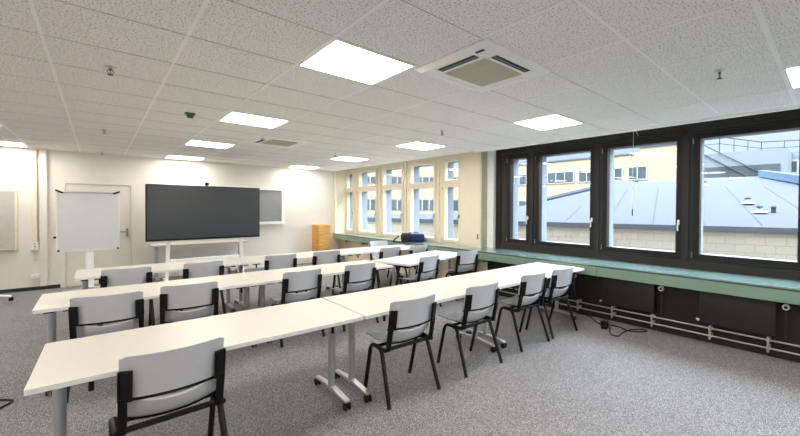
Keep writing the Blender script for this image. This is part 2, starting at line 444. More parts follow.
# interior window with a grey blind, partly hidden by the big screen
b = thing('interior_window', 'interior window with a grey blind in a white frame, partly hidden by the large screen', 'interior_window', (2.80, YB, 1.11))
MB().box(-.55, .615, -.012, -.002, .06, .89).build('panel', M['greyblind'], b, smooth=False)
f = MB(); f.frame_y(-.62, .70, -.05, -.001, .0, .955, .07); f.box(-.62, .70, -.06, -.05, 0, .03)
f.build('frame', M['white'], b, smooth=False)

# wooden drawer cabinet
cb = thing('drawer_cabinet', 'light wooden drawer cabinet standing in the back right corner', 'cabinet', (4.42, 10.12, 0))
MB().bevbox(-.18, .18, .0, .395, .0, 1.07, .004, 1).build('body', M['wood'], cb)
for k in range(5):
    z = .06 + k * .2
    dr = MB().bevbox(-.172, .172, -.02, -.001, z, z + .192, .004, 1).build('drawer', M['wood'], cb)
    MB().bevbox(-.05, .05, -.035, -.02, z + .10, z + .115, .003, 1).build('handle', M['wood'], dr)

# ------------------------------------------------------------------ interactive display and side desk
tv = thing('interactive_display', 'large black interactive screen on a white wheeled stand by the back wall', 'screen', (1.61, 9.36, 0))
MB().bevbox(-.975, .975, -.04, .05, .885, 1.99, .008, 2).build('housing', M['bezel'], tv)
MB().box(-.955, .955, -.0425, -.0395, .925, 1.972).build('screen', M['screen'], tv, smooth=False)
cam = MB(); cam.lathe([(.012, 1.99), (.012, 2.0), (.03, 2.0), (.034, 2.02), (.034, 2.05), (.026, 2.062), (.004, 2.066)], (-.005, .0, 0), 16); cam.build('camera', M['black'], tv)
for s in (-1, 1):
    l = MB()
    l.solid([(s * .62 - .035, .05, 1.1), (s * .62 + .035, .05, 1.1), (s * .66 + .025, .05, .08), (s * .66 - .025, .05, .08)], (0, .05, 0))
    up = l.build('upright', M['white'], tv)
    fb = MB().bevbox(s * .66 - .03, s * .66 + .03, -.26, .38, .065, .10, .008, 2).build('foot', M['white'], up)
    for yy in (-.23, .35):
        MB().lathe([(.028, -.02), (.032, -.014), (.032, .014), (.028, .02)], (s * .66, yy, .0325), 14, 'X').build('caster', M['black'], up)
MB().bevbox(-.60, .60, .06, .10, .42, .50, .006, 2).build('crossbar', M['white'], tv)
sd = thing('side_desk', 'white desk against the back wall behind the large screen', 'desk', (1.62, 10.15, 0))
MB().bevbox(-.86, .86, -.33, .33, .73, .76, .004, 2).build('desktop', M['tabletop'], sd)
for s in (-1, 1):
    l = MB().bevbox(s * .76 - .03, s * .76 + .03, -.03, .03, .07, .729, .006, 2).build('leg', M['legpaint'], sd)
    MB().bevbox(s * .76 - .03, s * .76 + .03, -.29, .29, .03, .07, .008, 2).build('foot', M['legpaint'], l)
    for yy in (-.25, .25): MB().lathe([(.02, 0), (.02, .03)], (s * .76, yy, 0), 12).build('glide', M['rubber'], l)

# ------------------------------------------------------------------ flipchart stand
fc = thing('flipchart_stand', 'white flipchart board on a single pale pole in front of the door', 'flipchart', (-.112, 9.5, 0))
MB().bevbox(-.385, .385, -.018, .012, .775, 1.815, .006, 2).build('board', M['board'], fc)
MB().frame_y(-.392, .392, -.021, .014, .768, 1.822, .012).build('rim', M['white'], fc)
MB().bevbox(-.36, .36, -.045, -.02, 1.79, 1.815, .004, 1).build('clamp_bar', M['chrome'], fc)
for s in (-1, 1):
    c_ = MB(); c_.solid([(s * .40, -.055, 1.845), (s * .40, -.055, 1.815), (s * .32, -.055, 1.775), (s * .30, -.055, 1.80)], (0, .04, 0)); c_.build('clip', M['black'], fc)
    MB().lathe([(.012, -.04), (.016, -.03), (.016, -.02)], (s * .37, 0, .785), 12, 'Y').build('bottom_knob', M['black'], fc)
MB().lathe([(.012, -.02), (.02, -.012), (.02, .012), (.012, .02)], (-.41, 0, 1.02), 12, 'X').build('side_knob', M['black'], fc)
pl = MB(); pl.bevbox(-.055, .055, .016, .07, .06, 1.4, .02, 3); pl.build('pole', M['pilwhite'], fc)
bs = MB()
for k in range(5):
    a = PI / 2 + 2 * PI * k / 5 + .3
    bs.tube([(0, .04, .085), (.33 * math.cos(a), .04 + .33 * math.sin(a), .06)], .026, 8, r_end=.018)
bs.build('star_base', M['legpaint'], fc)
for k in range(5):
    a = PI / 2 + 2 * PI * k / 5 + .3
    MB().lathe([(.022, -.014), (.026, -.01), (.026, .01), (.022, .014)], (.33 * math.cos(a), .04 + .33 * math.sin(a), .0265), 12, 'X').build('caster', M['black'], fc)

# ------------------------------------------------------------------ tables
TH = .74
def make_table(label):
    t = thing('folding_table', label, 'table', group='white tables in three rows')
    L_, W_ = 1.677, .80
    poly = []
    r = .012
    for sx, sy, a0 in ((1, 1, 0), (-1, 1, PI / 2), (-1, -1, PI), (1, -1, 1.5 * PI)):
        for k in range(4):
            a = a0 + k * PI / 6
            poly.append((sx * (L_ / 2 - r) + r * math.cos(a), sy * (W_ / 2 - r) + r * math.sin(a)))
    MB().prism([(x * .9988, y * .9975) for x, y in poly], TH - .026, TH).build('tabletop', M['tabletop'], t)
    e = MB(); n = len(poly)
    vs = [(x, y, z) for z in (TH - .0255, TH - .0008) for x, y in poly] + [(x * .995, y * .99, z) for z in (TH - .0255, TH - .0008) for x, y in poly]
    fs = []
    for i in range(n):
        j = (i + 1) % n
        fs += [(i, j, n + j, n + i), (2 * n + j, 2 * n + i, 3 * n + i, 3 * n + j), (i, 2 * n + i, 2 * n + j, j), (n + i, n + j, 3 * n + j, 3 * n + i)]
    e.quads(vs, fs); e.build('edge_band', M['tedge'], t)
    for s in (-1, 1):
        x = s * .757
        l = MB(); l.tube([(x, 0, .085), (x, 0, TH - .05)], .027, 16)
        leg = l.build('leg', M['legpaint'], t)
        f = MB()
        f.solid([(x - .022, -.30, .062), (x - .022, -.30, .080), (x - .022, -.04, .098), (x - .022, .04, .098), (x - .022, .30, .080), (x - .022, .30, .062), (x - .022, .04, .070), (x - .022, -.04, .070)], (.044, 0, 0))
        bmesh.ops.bevel(f.bm, geom=list(f.bm.edges), offset=.004, segments=2, affect='EDGES')
        f.build('foot', M['chrome'], leg)
        for yy in (-.285, .285):
            w = MB()
            for dx in (-.022, .010):
                w.lathe([(.024, dx), (.031, dx + .002), (.031, dx + .010), (.024, dx + .012)], (x, yy, .0315), 16, 'X')
            w.tube([(x, yy, .032), (x, yy, .066)], .009, 8)
            w.build('caster', M['rubber'], leg)
        b = MB(); b.bevbox(x - .03, x + .03, -.30, .30, TH - .056, TH - .0262, .005, 1)
        b.build('support_bracket', M['black'], leg)
        k = MB(); k.bevbox(x - s * .13 - .05, x - s * .13 + .05, -.335, -.30, TH - .05, TH - .027, .004, 1); k.tube([(x - s * .13, -.318, TH - .045), (x - s * .13, -.318, TH - .10)], .011, 8)
        k.build('locking_lever', M['black'], t)
    MB().bevbox(-.70, .70, -.02, .02, TH - .062, TH - .034, .004, 1).build('crossbar', M['legpaint'], t)
    return t

A1 = math.radians(-1)
places = [
    (.604, 2.985, A1, 'white table at the left end of the front row, nearest the camera'),
    (2.294, 2.956, A1, 'middle white table of the front row, between two table seams'),
    (3.974, 2.926, A1, 'white table at the right end of the front row, beside the dark radiators'),
    (.466, 4.905, 0, 'white table at the left end of the second row'),
    (2.146, 4.920, 0, 'middle white table of the second row, right of the seam behind the front row chairs'),
    (3.925, 5.008, math.radians(13.5), 'slightly turned white table at the right end of the second row'),
    (.640, 6.590, 0, 'white table at the left end of the back row, in front of the flipchart'),
    (2.320, 6.590, 0, 'middle white table of the back row, in front of the interior window and large screen'),
    (4.000, 6.590, 0, 'white table at the right end of the back row, by the window with the bag'),
]
T0 = None
for x, y, a, lab in places:
    if T0 is None:
        T0 = make_table(lab); T0.location = (x, y, 0); T0.rotation_euler.z = a
    else:
        dup(T0, lab, (x, y, 0), a)

# ------------------------------------------------------------------ chairs
def make_chair(label):
    c = thing('stacking_chair', label, 'chair', group='grey plastic chairs along the tables')
    def seat(u, v):
        x = (u - .5) * 2; y = v
        wv = .5 + .5 * min(1, (1 - abs(2 * v - 1)) * 6)          # narrower towards front and rear rim
        hw = (.175 if v < .5 else .198) + (.042 if v < .5 else .019) * min(1, math.sin(PI * min(max(v, .02), .98)) ** .45)
        X = x * hw
        Yv = -.20 + .475 * v
        Z = .450 + .026 * x * x
        if v < .28: Z += .112 * ((.28 - v) / .28) ** 1.7; Yv += .03 * (.28 - v) / .28
        if v < .5: Z += .030 * x ** 4 * (1 - v / .5)
        if v > .8: Z -= .010 * ((v - .8) / .2) ** 2
        Yv += (.03 * (x * x) if v < .5 else -.015 * x * x) * abs(2 * v - 1) ** 1.5
        nz = Vector((-.1 * x, (.8 * ((.28 - v) / .28) if v < .28 else 0), 1)).normalized()
        return (X, Yv, Z), nz
    MB().sheet(seat, 16, 18, .011).build('seat', M['plastic'], c)
    def back(u, v):
        x = (u - .5) * 2
        rc = .0
        if v > .85: rc = (v - .85) / .15
        X = x * (.218 - .0 * v)
        z = .603 + .232 * v
        y = -.194 - .052 * v + .058 * x * x
        n = Vector((.53 * x, -1, -.22)).normalized()
        edge = max(0, abs(x) - .93) / .07
        z -= .012 * edge * edge * (1 if v > .9 else 0)
        return (X, y, z), n
    bk = MB().sheet(back, 18, 10, .011).build('backrest', M['plastic'], c)
    tr = MB()
    pts = []
    for i in range(19):
        (px, py, pz), n = back(i / 18, 0); pts.append((px * 1.0, py, pz - .004))
    tr.tube(pts, .0105, 8); tr.build('edge_trim', M['black'], bk)
    for s in (-1, 1):
        u = MB()
        # flat upright behind the back edge, dropping to the seat frame
        u.solid([(s * .222, -.180, .762), (s * .222, -.155, .60), (s * .170, -.185, .60), (s * .170, -.210, .762)], (s * .004, -.020, 0))
        u.solid([(s * .224, -.158, .62), (s * .221, -.115, .42), (s * .188, -.120, .42), (s * .188, -.168, .62)], (s * .003, -.030, 0))
        u.solid([(s * .221, -.206, .762), (s * .221, -.186, .762), (s * .221, -.158, .60), (s * .221, -.178, .60)], (s * .006, 0, 0))
        bmesh.ops.bevel(u.bm, geom=list(u.bm.edges), offset=.003, segments=1, affect='EDGES')
        u.build('back_support', M['black'], c)
        MB().tube([(s * .226, -.13, .428), (s * .232, .105, .428), (s * .228, .222, .002)], .017, 12, bend=.06).build('leg', M['blackmetal'], c)
        MB().tube([(s * .205, .05, .416), (s * .224, -.06, .416), (s * .243, -.222, .002)], .017, 12, bend=.05).build('leg', M['blackmetal'], c)
        ft = MB()
    fr = MB()
    fr.tube([(-.225, .02, .426), (.225, .02, .426)], .014, 8); fr.tube([(-.225, -.115, .430), (.225, -.115, .430)], .017, 8)
    # dark tray following the underside of the seat
    def tray(u, v):
        (x, y, z), n = seat(.14 + .72 * u, .26 + .56 * v)
        return Vector((x, y, z)) - n * .0125, n
    fr.sheet(tray, 10, 12, .010)
    fr.build('seat_frame', M['black'], c)
    return c

chairs = [
    (.285, 2.69, 1, 'grey plastic chair nearest the camera, seen from behind at the left front table'),
    (1.850, 2.675, -3, 'grey chair in the front row just right of the chrome wheeled table legs'),
    (2.655, 2.645, -2, 'grey chair in the front row, second to the right of the chrome table legs'),
    (3.530, 2.650, -4, 'grey chair in the front row, second from its right end'),
    (4.130, 2.620, -6, 'grey chair at the right end of the front row, beside the dark radiators'),
    (.075, 4.530, -6, 'leftmost grey chair of the second row, beside the table end'),
    (.642, 4.605, -6, 'grey chair of the second row, second from the left table end'),
    (1.678, 4.625, 2, 'grey chair of the second row, just right of the left table seam'),
    (2.430, 4.640, 1, 'grey chair of the second row, fourth from the left'),
    (3.560, 4.640, 10, 'grey chair at the left half of the turned second row table'),
    (4.540, 4.740, -9, 'grey chair at the right end of the second row, by the green ledge'),
    (.245, 6.200, -1, 'leftmost grey chair of the back row, in line with the flipchart'),
    (.985, 6.190, 3, 'grey chair of the back row directly before the left part of the big screen'),
    (2.010, 6.290, -6, 'grey chair of the back row in line with the interior window'),
    (2.735, 6.290, -7, 'grey chair of the back row in front of the wooden drawer cabinet'),
    (3.850, 6.100, -3, 'grey chair of the back row at the left half of the right end table'),
    (4.375, 5.960, 3, 'grey chair at the right end of the back row, below the dark blue bag'),
    (4.320, 6.930, 180, 'grey chair on the far side of the back row, only its back showing'),
]
C0 = None
for x, y, a, lab in chairs:
    if C0 is None:
        C0 = make_chair(lab); C0.location = (x, y, 0); C0.rotation_euler.z = math.radians(a)
    else:
        dup(C0, lab, (x, y, 0), math.radians(a))

# swivel chair at the left edge
sc = thing('swivel_chair', 'white based swivel chair cut off by the left edge of the photo, near the skirting', 'chair', (-1.31, 9.62, 0))
st = MB()
for k in range(5):
    a = -.05 + 2 * PI * k / 5
    st.tube([(0, 0, .115), (.16 * math.cos(a), .16 * math.sin(a), .105), (.30 * math.cos(a), .30 * math.sin(a), .075)], .034, 10, ry=.02, r_end=.022)
st.lathe([(.05, .08), (.055, .10), (.05, .14), (.03, .16)], (0, 0, 0), 16)
st.build('star_base', M['white'], sc)
for k in range(5):
    a = -.05 + 2 * PI * k / 5
    MB().lathe([(.022, -.025), (.03, -.018), (.03, .018), (.022, .025)], (.30 * math.cos(a), .30 * math.sin(a), .0305), 14, 'X').build('caster', M['black'], sc)
MB().tube([(0, 0, .15), (0, 0, .42)], .025, 12).build('gas_column', M['chrome'], sc)
MB().bevbox(-.30, .10, -.20, .20, .42, .49, .03, 3).build('seat', M['bagdark'], sc)
MB().bevbox(-.27, -.22, -.21, .21, .56, 1.0, .02, 3).build('backrest', M['bagdark'], sc)
MB().tube([(-.1, 0, .43), (-.30, 0, .45), (-.30, 0, .75)], .018, 8, bend=.06).build('back_post', M['white'], sc)

# ------------------------------------------------------------------ ceiling fittings
def make_light(label):
    t = thing('ceiling_light', label, 'ceiling light', group='square light panels in the ceiling')
    f = MB()
    for a in (0, 1, 2, 3):
        pass
    o = .304; i = .287
    f.box(-o, o, -o, -i, -.006, -.0005); f.box(-o, o, i, o, -.006, -.0005); f.box(-o, -i, -i, i, -.006, -.0005); f.box(i, o, -i, i, -.006, -.0005)
    f.build('frame', M['tbar'], t, smooth=False)
    MB().box(-i + .0005, i - .0005, -i + .0005, i - .0005, -.0062, -.0005).build('diffuser', M['lamp'], t, smooth=False)
    return t
lx = {-3: -3.6735, -1: -1.1735, 1: 1.3265, 3: 3.8265}
ly = [-2.5025, -.0025, 2.4975, 4.9975, 7.4975, 9.9975]
names = {
    (1, 2): 'lit ceiling panel right next to the nearest air conditioner, largest in the photo',
    (1, 3): 'lit ceiling panel in the left run, second from the camera, before the far air conditioner',
    (1, 4): 'lit ceiling panel in the left run, third from the camera, before the big screen',
    (1, 5): 'lit ceiling panel in the left run closest to the back wall, above the screen',
    (3, 1): 'lit ceiling panel cut off by the right edge of the photo, above the dark windows',
    (3, 2): 'lit ceiling panel above the dark windows, in front of the beige pillar',
    (3, 3): 'lit ceiling panel near the nearest beige windows, right run',
    (3, 4): 'lit ceiling panel near the farthest beige windows, right run',
    (3, 5): 'lit ceiling panel in the right run closest to the back wall, above the wooden cabinet',
    (-1, 5): 'lit ceiling panel cut off by the left edge of the photo near the back wall',
}
L0 = None
for kx, x in lx.items():
    for ky, y in enumerate(ly):
        lab = names.get((kx, ky), 'lit ceiling panel outside the photo, %s run, %s in line' % ({-3: 'leftmost', -1: 'left', 1: 'middle', 3: 'window'}[kx], ['first', 'second', 'third', 'fourth', 'fifth', 'sixth'][ky]))
        if L0 is None:
            L0 = make_light(lab); L0.location = (x, y, CZ)
        else:
            dup(L0, lab, (x, y, CZ))

def make_ac(label):
    t = thing('ceiling_air_conditioner', label, 'air conditioner', group='ceiling cassettes')
    p = MB()
    O, I, z0, z1 = .356, .215, .001, -.035
    # sloped border ring
    def ring(a, z): return [(-a, -a, z), (a, -a, z), (a, a, z), (-a, a, z)]
    vs = ring(O, z0) + ring(O, -.010) + ring(O - .03, z1) + ring(.205, z1) + ring(.205, z0)
    fs = [(i + 4 * k, (i + 1) % 4 + 4 * k, (i + 1) % 4 + 4 * k + 4, i + 4 * k + 4) for k in range(4) for i in range(4)]
    fs += [(i + 16, (i + 1) % 4 + 16, (i + 1) % 4, i) for i in range(4)]
    p.quads(vs, fs); p.build('panel', M['white'], t, smooth=False)
    g = MB(); g.box(-.204, .204, -.204, .204, z1 - .002, z1 + .012)
    for k in range(16):
        y = -.19 + k * .0253; g.box(-.195, .195, y - .003, y + .003, z1 - .005, z1 - .002)
    g.build('intake_grille', M['grille'], t, smooth=False)
    for a in range(4):
        s = MB(); s.box(-.185, .185, .238, .292, z1 - .0015, z1 + .004)
        o = s.build('air_slot', M['slot'] if a in (1, 2) else M['white'], t, rz=a * PI / 2, smooth=False)
        MB().box(-.18, .18, .262, .268, z1 - .006, z1 - .0015).build('vane', M['steel'] if a in (1, 2) else M['white'], o, smooth=False)
    MB().box(-.318, -.296, -.29, -.22, z1 - .003, z1 + .002).build('receiver', M['slot'], t, smooth=False)
    return t
a0 = make_ac('white square air conditioner in the ceiling beside the nearest light panel'); a0.location = (2.02, 1.885, CZ)
dup(a0, 'white square air conditioner farther back in the ceiling, above the second row', (2.02, 6.30, CZ))

def make_sprinkler(label):
    t = thing('ceiling_sprinkler', label, 'sprinkler', group='ceiling sprinklers')
    MB().lathe([(.034, .001), (.034, -.004), (.022, -.010), (.014, -.012)], (0, 0, 0), 18).build('rosette', M['chrome'], t)
    b = MB(); b.lathe([(.010, -.012), (.010, -.028)], (0, 0, 0), 10)
    for s in (-1, 1): b.tube([(s * .009, 0, -.022), (s * .018, 0, -.036), (s * .004, 0, -.058)], .0032, 6)
    b.tube([(0, 0, -.028), (0, 0, -.055)], .0035, 6)
    b.build('body', M['brass'], t)
    MB().lathe([(.017, -.058), (.019, -.060), (.004, -.063)], (0, 0, 0), 14).build('deflector', M['slot'], t)
    return t
s0 = None
for x, y, lab in [(.07, 3.86, 'sprinkler head on the ceiling at upper left, nearest of the left line'), (.065, 7.07, 'sprinkler head in the middle of the left line'),
                  (.06, 10.16, 'sprinkler head of the left line closest to the back wall, above the door'), (3.25, .64, 'sprinkler head at upper right near the light panel at the right edge'),
                  (3.25, 3.78, 'sprinkler head between the two right run light panels'), (3.27, 6.99, 'sprinkler head of the right line farthest from the camera'),
                  ]:
    if s0 is None:
        s0 = make_sprinkler(lab); s0.location = (x, y, CZ)
    else: dup(s0, lab, (x, y, CZ))
g = thing('ceiling_sensor', 'small dark green fitting on the ceiling left of the lit panels', 'ceiling fitting', (.725, 5.125, CZ))
MB().bevbox(-.045, .045, -.03, .03, -.022, -.0005, .004, 1).build('base', M['green'], g)
MB().bevbox(-.028, .028, -.02, .02, -.055, -.022, .004, 1).build('head', M['green'], g)

# ------------------------------------------------------------------ radiators and pipes
def make_rad(label):
    t = thing('radiator', label, 'radiator', group='dark radiators under the green ledge')
    MB().bevbox(-.03, .03, -.35, .35, .25, .615, .006, 2).build('panel', M['darkrad'], t)
    f = MB()
    for k in range(18): f.box(-.026, .026, -.335 + k * .039, -.33 + k * .039, .615, .622)
    f.build('top_grille', M['darkwall'], t, smooth=False)
    v = MB(); v.lathe([(.016, -.05), (.030, -.045), (.032, -.012), (.014, .0)], (-.0, -.43, .575), 16, 'X'); v.build('valve', M['white'], t)
    MB().lathe([(.016, -.054), (.016, -.049)], (0, -.43, .575), 14, 'X').build('valve_cap', M['darkrad'], t)
    MB().tube([(-.012, -.43, .56), (-.012, -.43, .235)], .010, 8).tube([(0, -.43, .575), (0, -.345, .575)], .009, 8).build('valve_pipe', M['darkrad'], t)
    MB().lathe([(.012, -.045), (.012, -.03)], (0, .36, .275), 10, 'X').tube([(0, .345, .275), (0, .39, .275)], .010, 8).build('return_valve', M['chrome'], t)
    for y in (-.22, .22): MB().box(.03, .065, y - .015, y + .015, .30, .58).build('wall_bracket', M['darkrad'], t, smooth=False)
    return t
r0 = make_rad('dark radiator under the green ledge at the right edge, lying nearest the camera'); r0.location = (5.03, .80, 0)
dup(r0, 'dark radiator under the green ledge, second from the right edge', (5.03, 2.005, 0))
dup(r0, 'dark radiator under the green ledge, partly behind the end of the front table row', (5.03, 3.21, 0))
pr = thing('heating_pipes', 'pair of thin grey heating pipes running low along the dark wall', 'pipes', (5.0, .0, 0))
for z in (.198, .112): MB().tube([(0, -4.4, z), (0, 4.55, z)], .0085, 10).build('pipe', M['pipe'], pr)
for y in (-.1, .51, 1.04, 1.68, 2.20, 2.72, 3.25, 3.8, 4.3):
    MB().bevbox(-.014, .0995, y - .014, y + .014, .178, .218, .003, 1).bevbox(-.014, .0995, y - .014, y + .014, .092, .132, .003, 1).box(-.013, -.007, y - .01, y + .01, .07, .235).build('pipe_clamp', M['pipe'], pr)

# ------------------------------------------------------------------ loose things
bg = thing('shoulder_bag', 'dark blue bag lying on the green ledge in front of the beige windows', 'bag', (5.0, 6.80, .80), math.radians(-36))
MB().bevbox(-.26, .26, -.13, .13, .0, .19, .05, 4).build('body', M['bag'], bg)
MB().bevbox(-.27, -.02, -.14, .13, .04, .20, .045, 4).build('flap', M['bagdark'], bg)
MB().tube([(-.30, -.13, .15), (-.40, -.15, .07), (-.44, -.12, .014), (-.28, -.17, .014), (-.08, -.15, .02), (-.03, -.13, .12)], .014, 8, bend=.03).build('strap', M['black'], bg)
MB().tube([(-.08, -.03, .19), (-.06, -.02, .215), (.10, .0, .215), (.12, .0, .185)], .010, 8, bend=.02).build('handle', M['bagdark'], bg)

pa = thing('power_adapter', 'black power adapter with a looping cable on the carpet below the pipes', 'power adapter', (4.81, 2.16, 0), 0)
MB().bevbox(-.16, -.08, -.03, .05, .0, .038, .008, 2, rz=.6).bevbox(-.06, .07, .01, .11, .0, .045, .008, 2, rz=.5).build('brick', M['black'], pa)
MB().tube([(-.05, .02, .02), (-.05, -.04, .012), (-.20, -.10, .008), (-.32, -.18, .008), (-.30, -.26, .008), (-.10, -.23, .008), (.10, -.28, .008), (.19, -.38, .008), (.16, -.45, .008), (.08, -.40, .008), (-.02, -.28, .008), (.03, -.18, .008), (.06, -.12, .010), (.02, .03, .02)], .0075, 8, bend=.06).build('cable', M['rubber'], pa)
MB().tube([(-.03, .07, .02), (.0, .15, .008), (.10, .25, .008), (.2, .34, .008), (.26, .46, .008), (.25, .62, .008)], .0075, 8, bend=.06).build('mains_cable', M['rubber'], pa)
o = MB().tube([(-.75, 4.93, .009), (-.62, 4.80, .009), (-.535, 4.745, .009), (-.485, 4.685, .009), (-.50, 4.63, .009), (-.56, 4.54, .009), (-.70, 4.40, .009)], .008, 8, bend=.04).build('floor_cable', M['rubber'])
tag(o, 'black cable looping onto the carpet at the left edge, beside the front table', 'cable')
bc = thing('blind_cord', 'thin white blind cord with a grey grip hanging in the second wide dark window', 'blind cord', (5.425, 2.108, 0))
MB().tube([(0, 0, 2.74), (0, 0, 1.58)], .003, 6).build('cord', M['white'], bc)
MB().lathe([(.005, 1.48), (.008, 1.49), (.008, 1.565), (.004, 1.58)], (0, 0, 0), 10).build('grip', M['rail'], bc)
MB().tube([(0, 0, 2.74), (0, -.03, 2.70), (.0, -.07, 2.62)], .003, 6).build('loose_end', M['white'], bc)

# ------------------------------------------------------------------ outside
struct(MB().box(-60, 120, -80, 140, -7.2, -7).build('ground_courtyard', M['ground'], smooth=False))
struct(MB().box(-12, 5.72, -14, 13, 3.11, 15).build('wall_sun_block', M['upper'], smooth=False))  # unseen mass added above the room to keep sun off the hall roof

hall = thing('low_hall', 'low neighbouring hall with cream block wall and pale sloping roof, outside the dark windows', 'building', (13.5, 3.7, 0), math.radians(107))
# local x runs along the eave (away from the camera), local -y into the hall
ang = math.radians(107)
def loc(p):
    v = Vector(p) - Vector((13.5, 3.7, 0)); R = Matrix.Rotation(-ang, 3, 'Z'); return R @ v
MB().box(-14, 16, -.35, 0, -7, .90).build('block_wall', M['block'], hall, smooth=False)
MB().box(-14, 16, -.40, .10, .88, .985).box(-14, 16, -.45, .04, .985, 1.03).build('eave_flashing', M['roofedge'], hall, smooth=False)
outline = [(14.9, -.9, 1.03), (13.5, 3.7, 1.04), (12.11, 8.24, 1.04), (10.53, 13.41, 1.04), (9.0, 18.5, 1.04), (9.39, 18.91, 1.16), (11.35, 14.46, 1.27), (13.55, 11.5, 1.52), (14.82, 10.84, 1.72),
           (17.26, 10.49, 2.17), (19.77, 10.07, 2.63), (23.43, 11.24, 3.40), (23.88, 6.57, 3.21), (25.26, 5.88, 3.43), (26.28, 2.94, 3.46), (23.0, .4, 2.72), (21.5, -.4, 2.40), (19.5, -3.0, 2.0)]
nh = Vector((.95630, .29237, 0)); outline = [(x, y, 1.045 + .2003 * max(0, (Vector((x, y, 0)) - Vector((13.5, 3.7, 0))).dot(nh))) for x, y, z in outline]
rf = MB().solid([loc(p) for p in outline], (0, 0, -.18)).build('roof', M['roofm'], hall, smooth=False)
sm = MB()
for k in range(-2, 8):
    a = Vector((13.5, 3.7, 1.05)) + Vector((-.2924, .9563, 0)) * (k * 1.5 - 2.2); dirv = Vector((.9563, .2924, .2003))
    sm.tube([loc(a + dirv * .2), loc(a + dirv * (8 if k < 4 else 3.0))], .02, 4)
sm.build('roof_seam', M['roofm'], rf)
cp = MB().tube([loc((14.82, 10.84, 1.78)), loc((17.26, 10.49, 2.23)), loc((19.77, 10.07, 2.70)), loc((23.4, 11.2, 3.45))], .12, 6).build('hip_flashing', M['roofedge'], hall)
MB().solid([loc(p) for p in [(25.9, 2.9, 3.40), (22.6, .7, 2.70), (21.2, -.2, 2.36), (21.2, -.2, 2.76), (22.6, .7, 3.1), (25.9, 2.9, 3.75)]], (.3, 0, 0)).build('parapet', M['concrete'], hall, smooth=False)
for (x, y, z), lab in [((22.4, 5.0, 2.86), 'tall roof vent near the ridge of the pale hall roof, behind the last window'), ((17.7, 2.5, 1.85), 'flat roof vent in the middle of the pale hall roof'),
                       ((16.2, 1.95, 1.52), 'pair of dark roof vents low on the pale hall roof'), ((22.7, 8.6, 3.05), 'small roof vent on the ridge line seen through the second wide dark window')]:
    v = thing('roof_vent', lab, 'roof vent', (x, y, z - .05), 0, 'vents on the hall roof')
    MB().lathe([(.24, 0), (.21, .03), (.08, .06), (.07, .18)], (0, 0, 0), 14).build('pipe', M['reveal'], v)
    MB().lathe([(.10, .18), (.11, .21), (.04, .25)], (0, 0, 0), 14).build('cap', M['rail'], v)
    if y < 2.2: MB().lathe([(.2, -.08), (.07, .0), (.07, .18), (.10, .19), (.03, .24)], (.2, -.36, 0), 12).build('second_vent', M['rail'], v)

# peach office building: wing B faces the dark windows, wing A the beige ones
of = thing('office_building', 'peach office building with window bands behind the low hall', 'building', (36, 9.1, -7))
def W(p): return Vector(p) - Vector((36, 9.1, -7))
def obox(x0, x1, y0, y1, z0, z1, name, m, par=of):
    return MB().box(x0 - 36, x1 - 36, y0 - 9.1, y1 - 9.1, z0 + 7, z1 + 7).build(name, m, par, smooth=False)
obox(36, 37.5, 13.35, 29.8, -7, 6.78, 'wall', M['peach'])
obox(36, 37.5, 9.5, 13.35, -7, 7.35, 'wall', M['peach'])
obox(36.6, 37.4, 13.4, 29.6, 6.78, 7.75, 'penthouse', M['penthouse'])
obox(35.9, 36.05, 13.35, 29.8, 6.72, 6.86, 'roof_edge', M['roofedge'])
obox(35.9, 36.05, 9.5, 13.35, 7.28, 7.42, 'roof_edge', M['roofedge'])
ur = Vector((-.70442, .70978, 0)); ur0 = Vector((36, 29.8, 0)); nr = Vector((.70978, .70442, 0))
angA = math.atan2(ur.y, ur.x)
def abox(s0, s1, d0, d1, z0, z1, name, m, par=of):
    mb = MB(); P = [ur0 + ur * s + nr * dd for s, dd in ((s0, d0), (s1, d0), (s1, d1), (s0, d1))]
    mb.prism([((p - Vector((36, 9.1, 0))).x, (p - Vector((36, 9.1, 0))).y) for p in P], z0 + 7, z1 + 7)
    return mb.build(name, m, par, smooth=False)
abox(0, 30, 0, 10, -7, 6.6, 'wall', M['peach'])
abox(0, 30, 1, 9, 6.6, 7.6, 'penthouse', M['penthouse'])
def owin(y0, y1, z0=4.28, z1=5.6):
    f = MB(); n = max(2, round((y1 - y0) / 1.0))
    w_ = (y1 - y0) / n
    for k in range(n + 1): f.box(-.10, .02, y0 + k * w_ - .05 - 9.1, y0 + k * w_ + .05 - 9.1, z0 + 7, z1 + 7)
    f.box(-.10, .02, y0 - 9.1, y1 - 9.1, z0 + 7, z0 + 7.1); f.box(-.10, .02, y0 - 9.1, y1 - 9.1, z1 + 6.9, z1 + 7)
    o = f.build('window_band', M['winframe'], of, smooth=False)
    MB().box(-.06, .01, y0 - 9.1, y1 - 9.1, z0 + 7, z1 + 7).build('pane', M['winglass'], o, smooth=False)
for a, b in ((26.4, 29.6), (20.2, 24.55), (16.9, 19.6), (14.97, 16.55), (12.7, 14.4)): owin(a, b)
for a, b in ((20.2, 29.6), (12.7, 19.6)): owin(a, b, 1.1, 2.5)
def awin(s0, s1, z0, z1):
    n = max(2, round((s1 - s0) / 1.0)); w_ = (s1 - s0) / n
    o = abox(s0, s1, -.06, .05, z0, z1, 'window_band', M['winglass'])
    for k in range(n + 1): abox(s0 + k * w_ - .06, s0 + k * w_ + .06, -.10, .05, z0, z1, 'mullion', M['winframe'], o)
for z0, z1 in ((4.55, 5.35), (1.2, 2.5)):
    for a, b in ((1.5, 3.6), (5.4, 7.6), (8.6, 11.2), (12.6, 15.2), (16, 19.5), (21, 25)): awin(a, b, z0, z1)

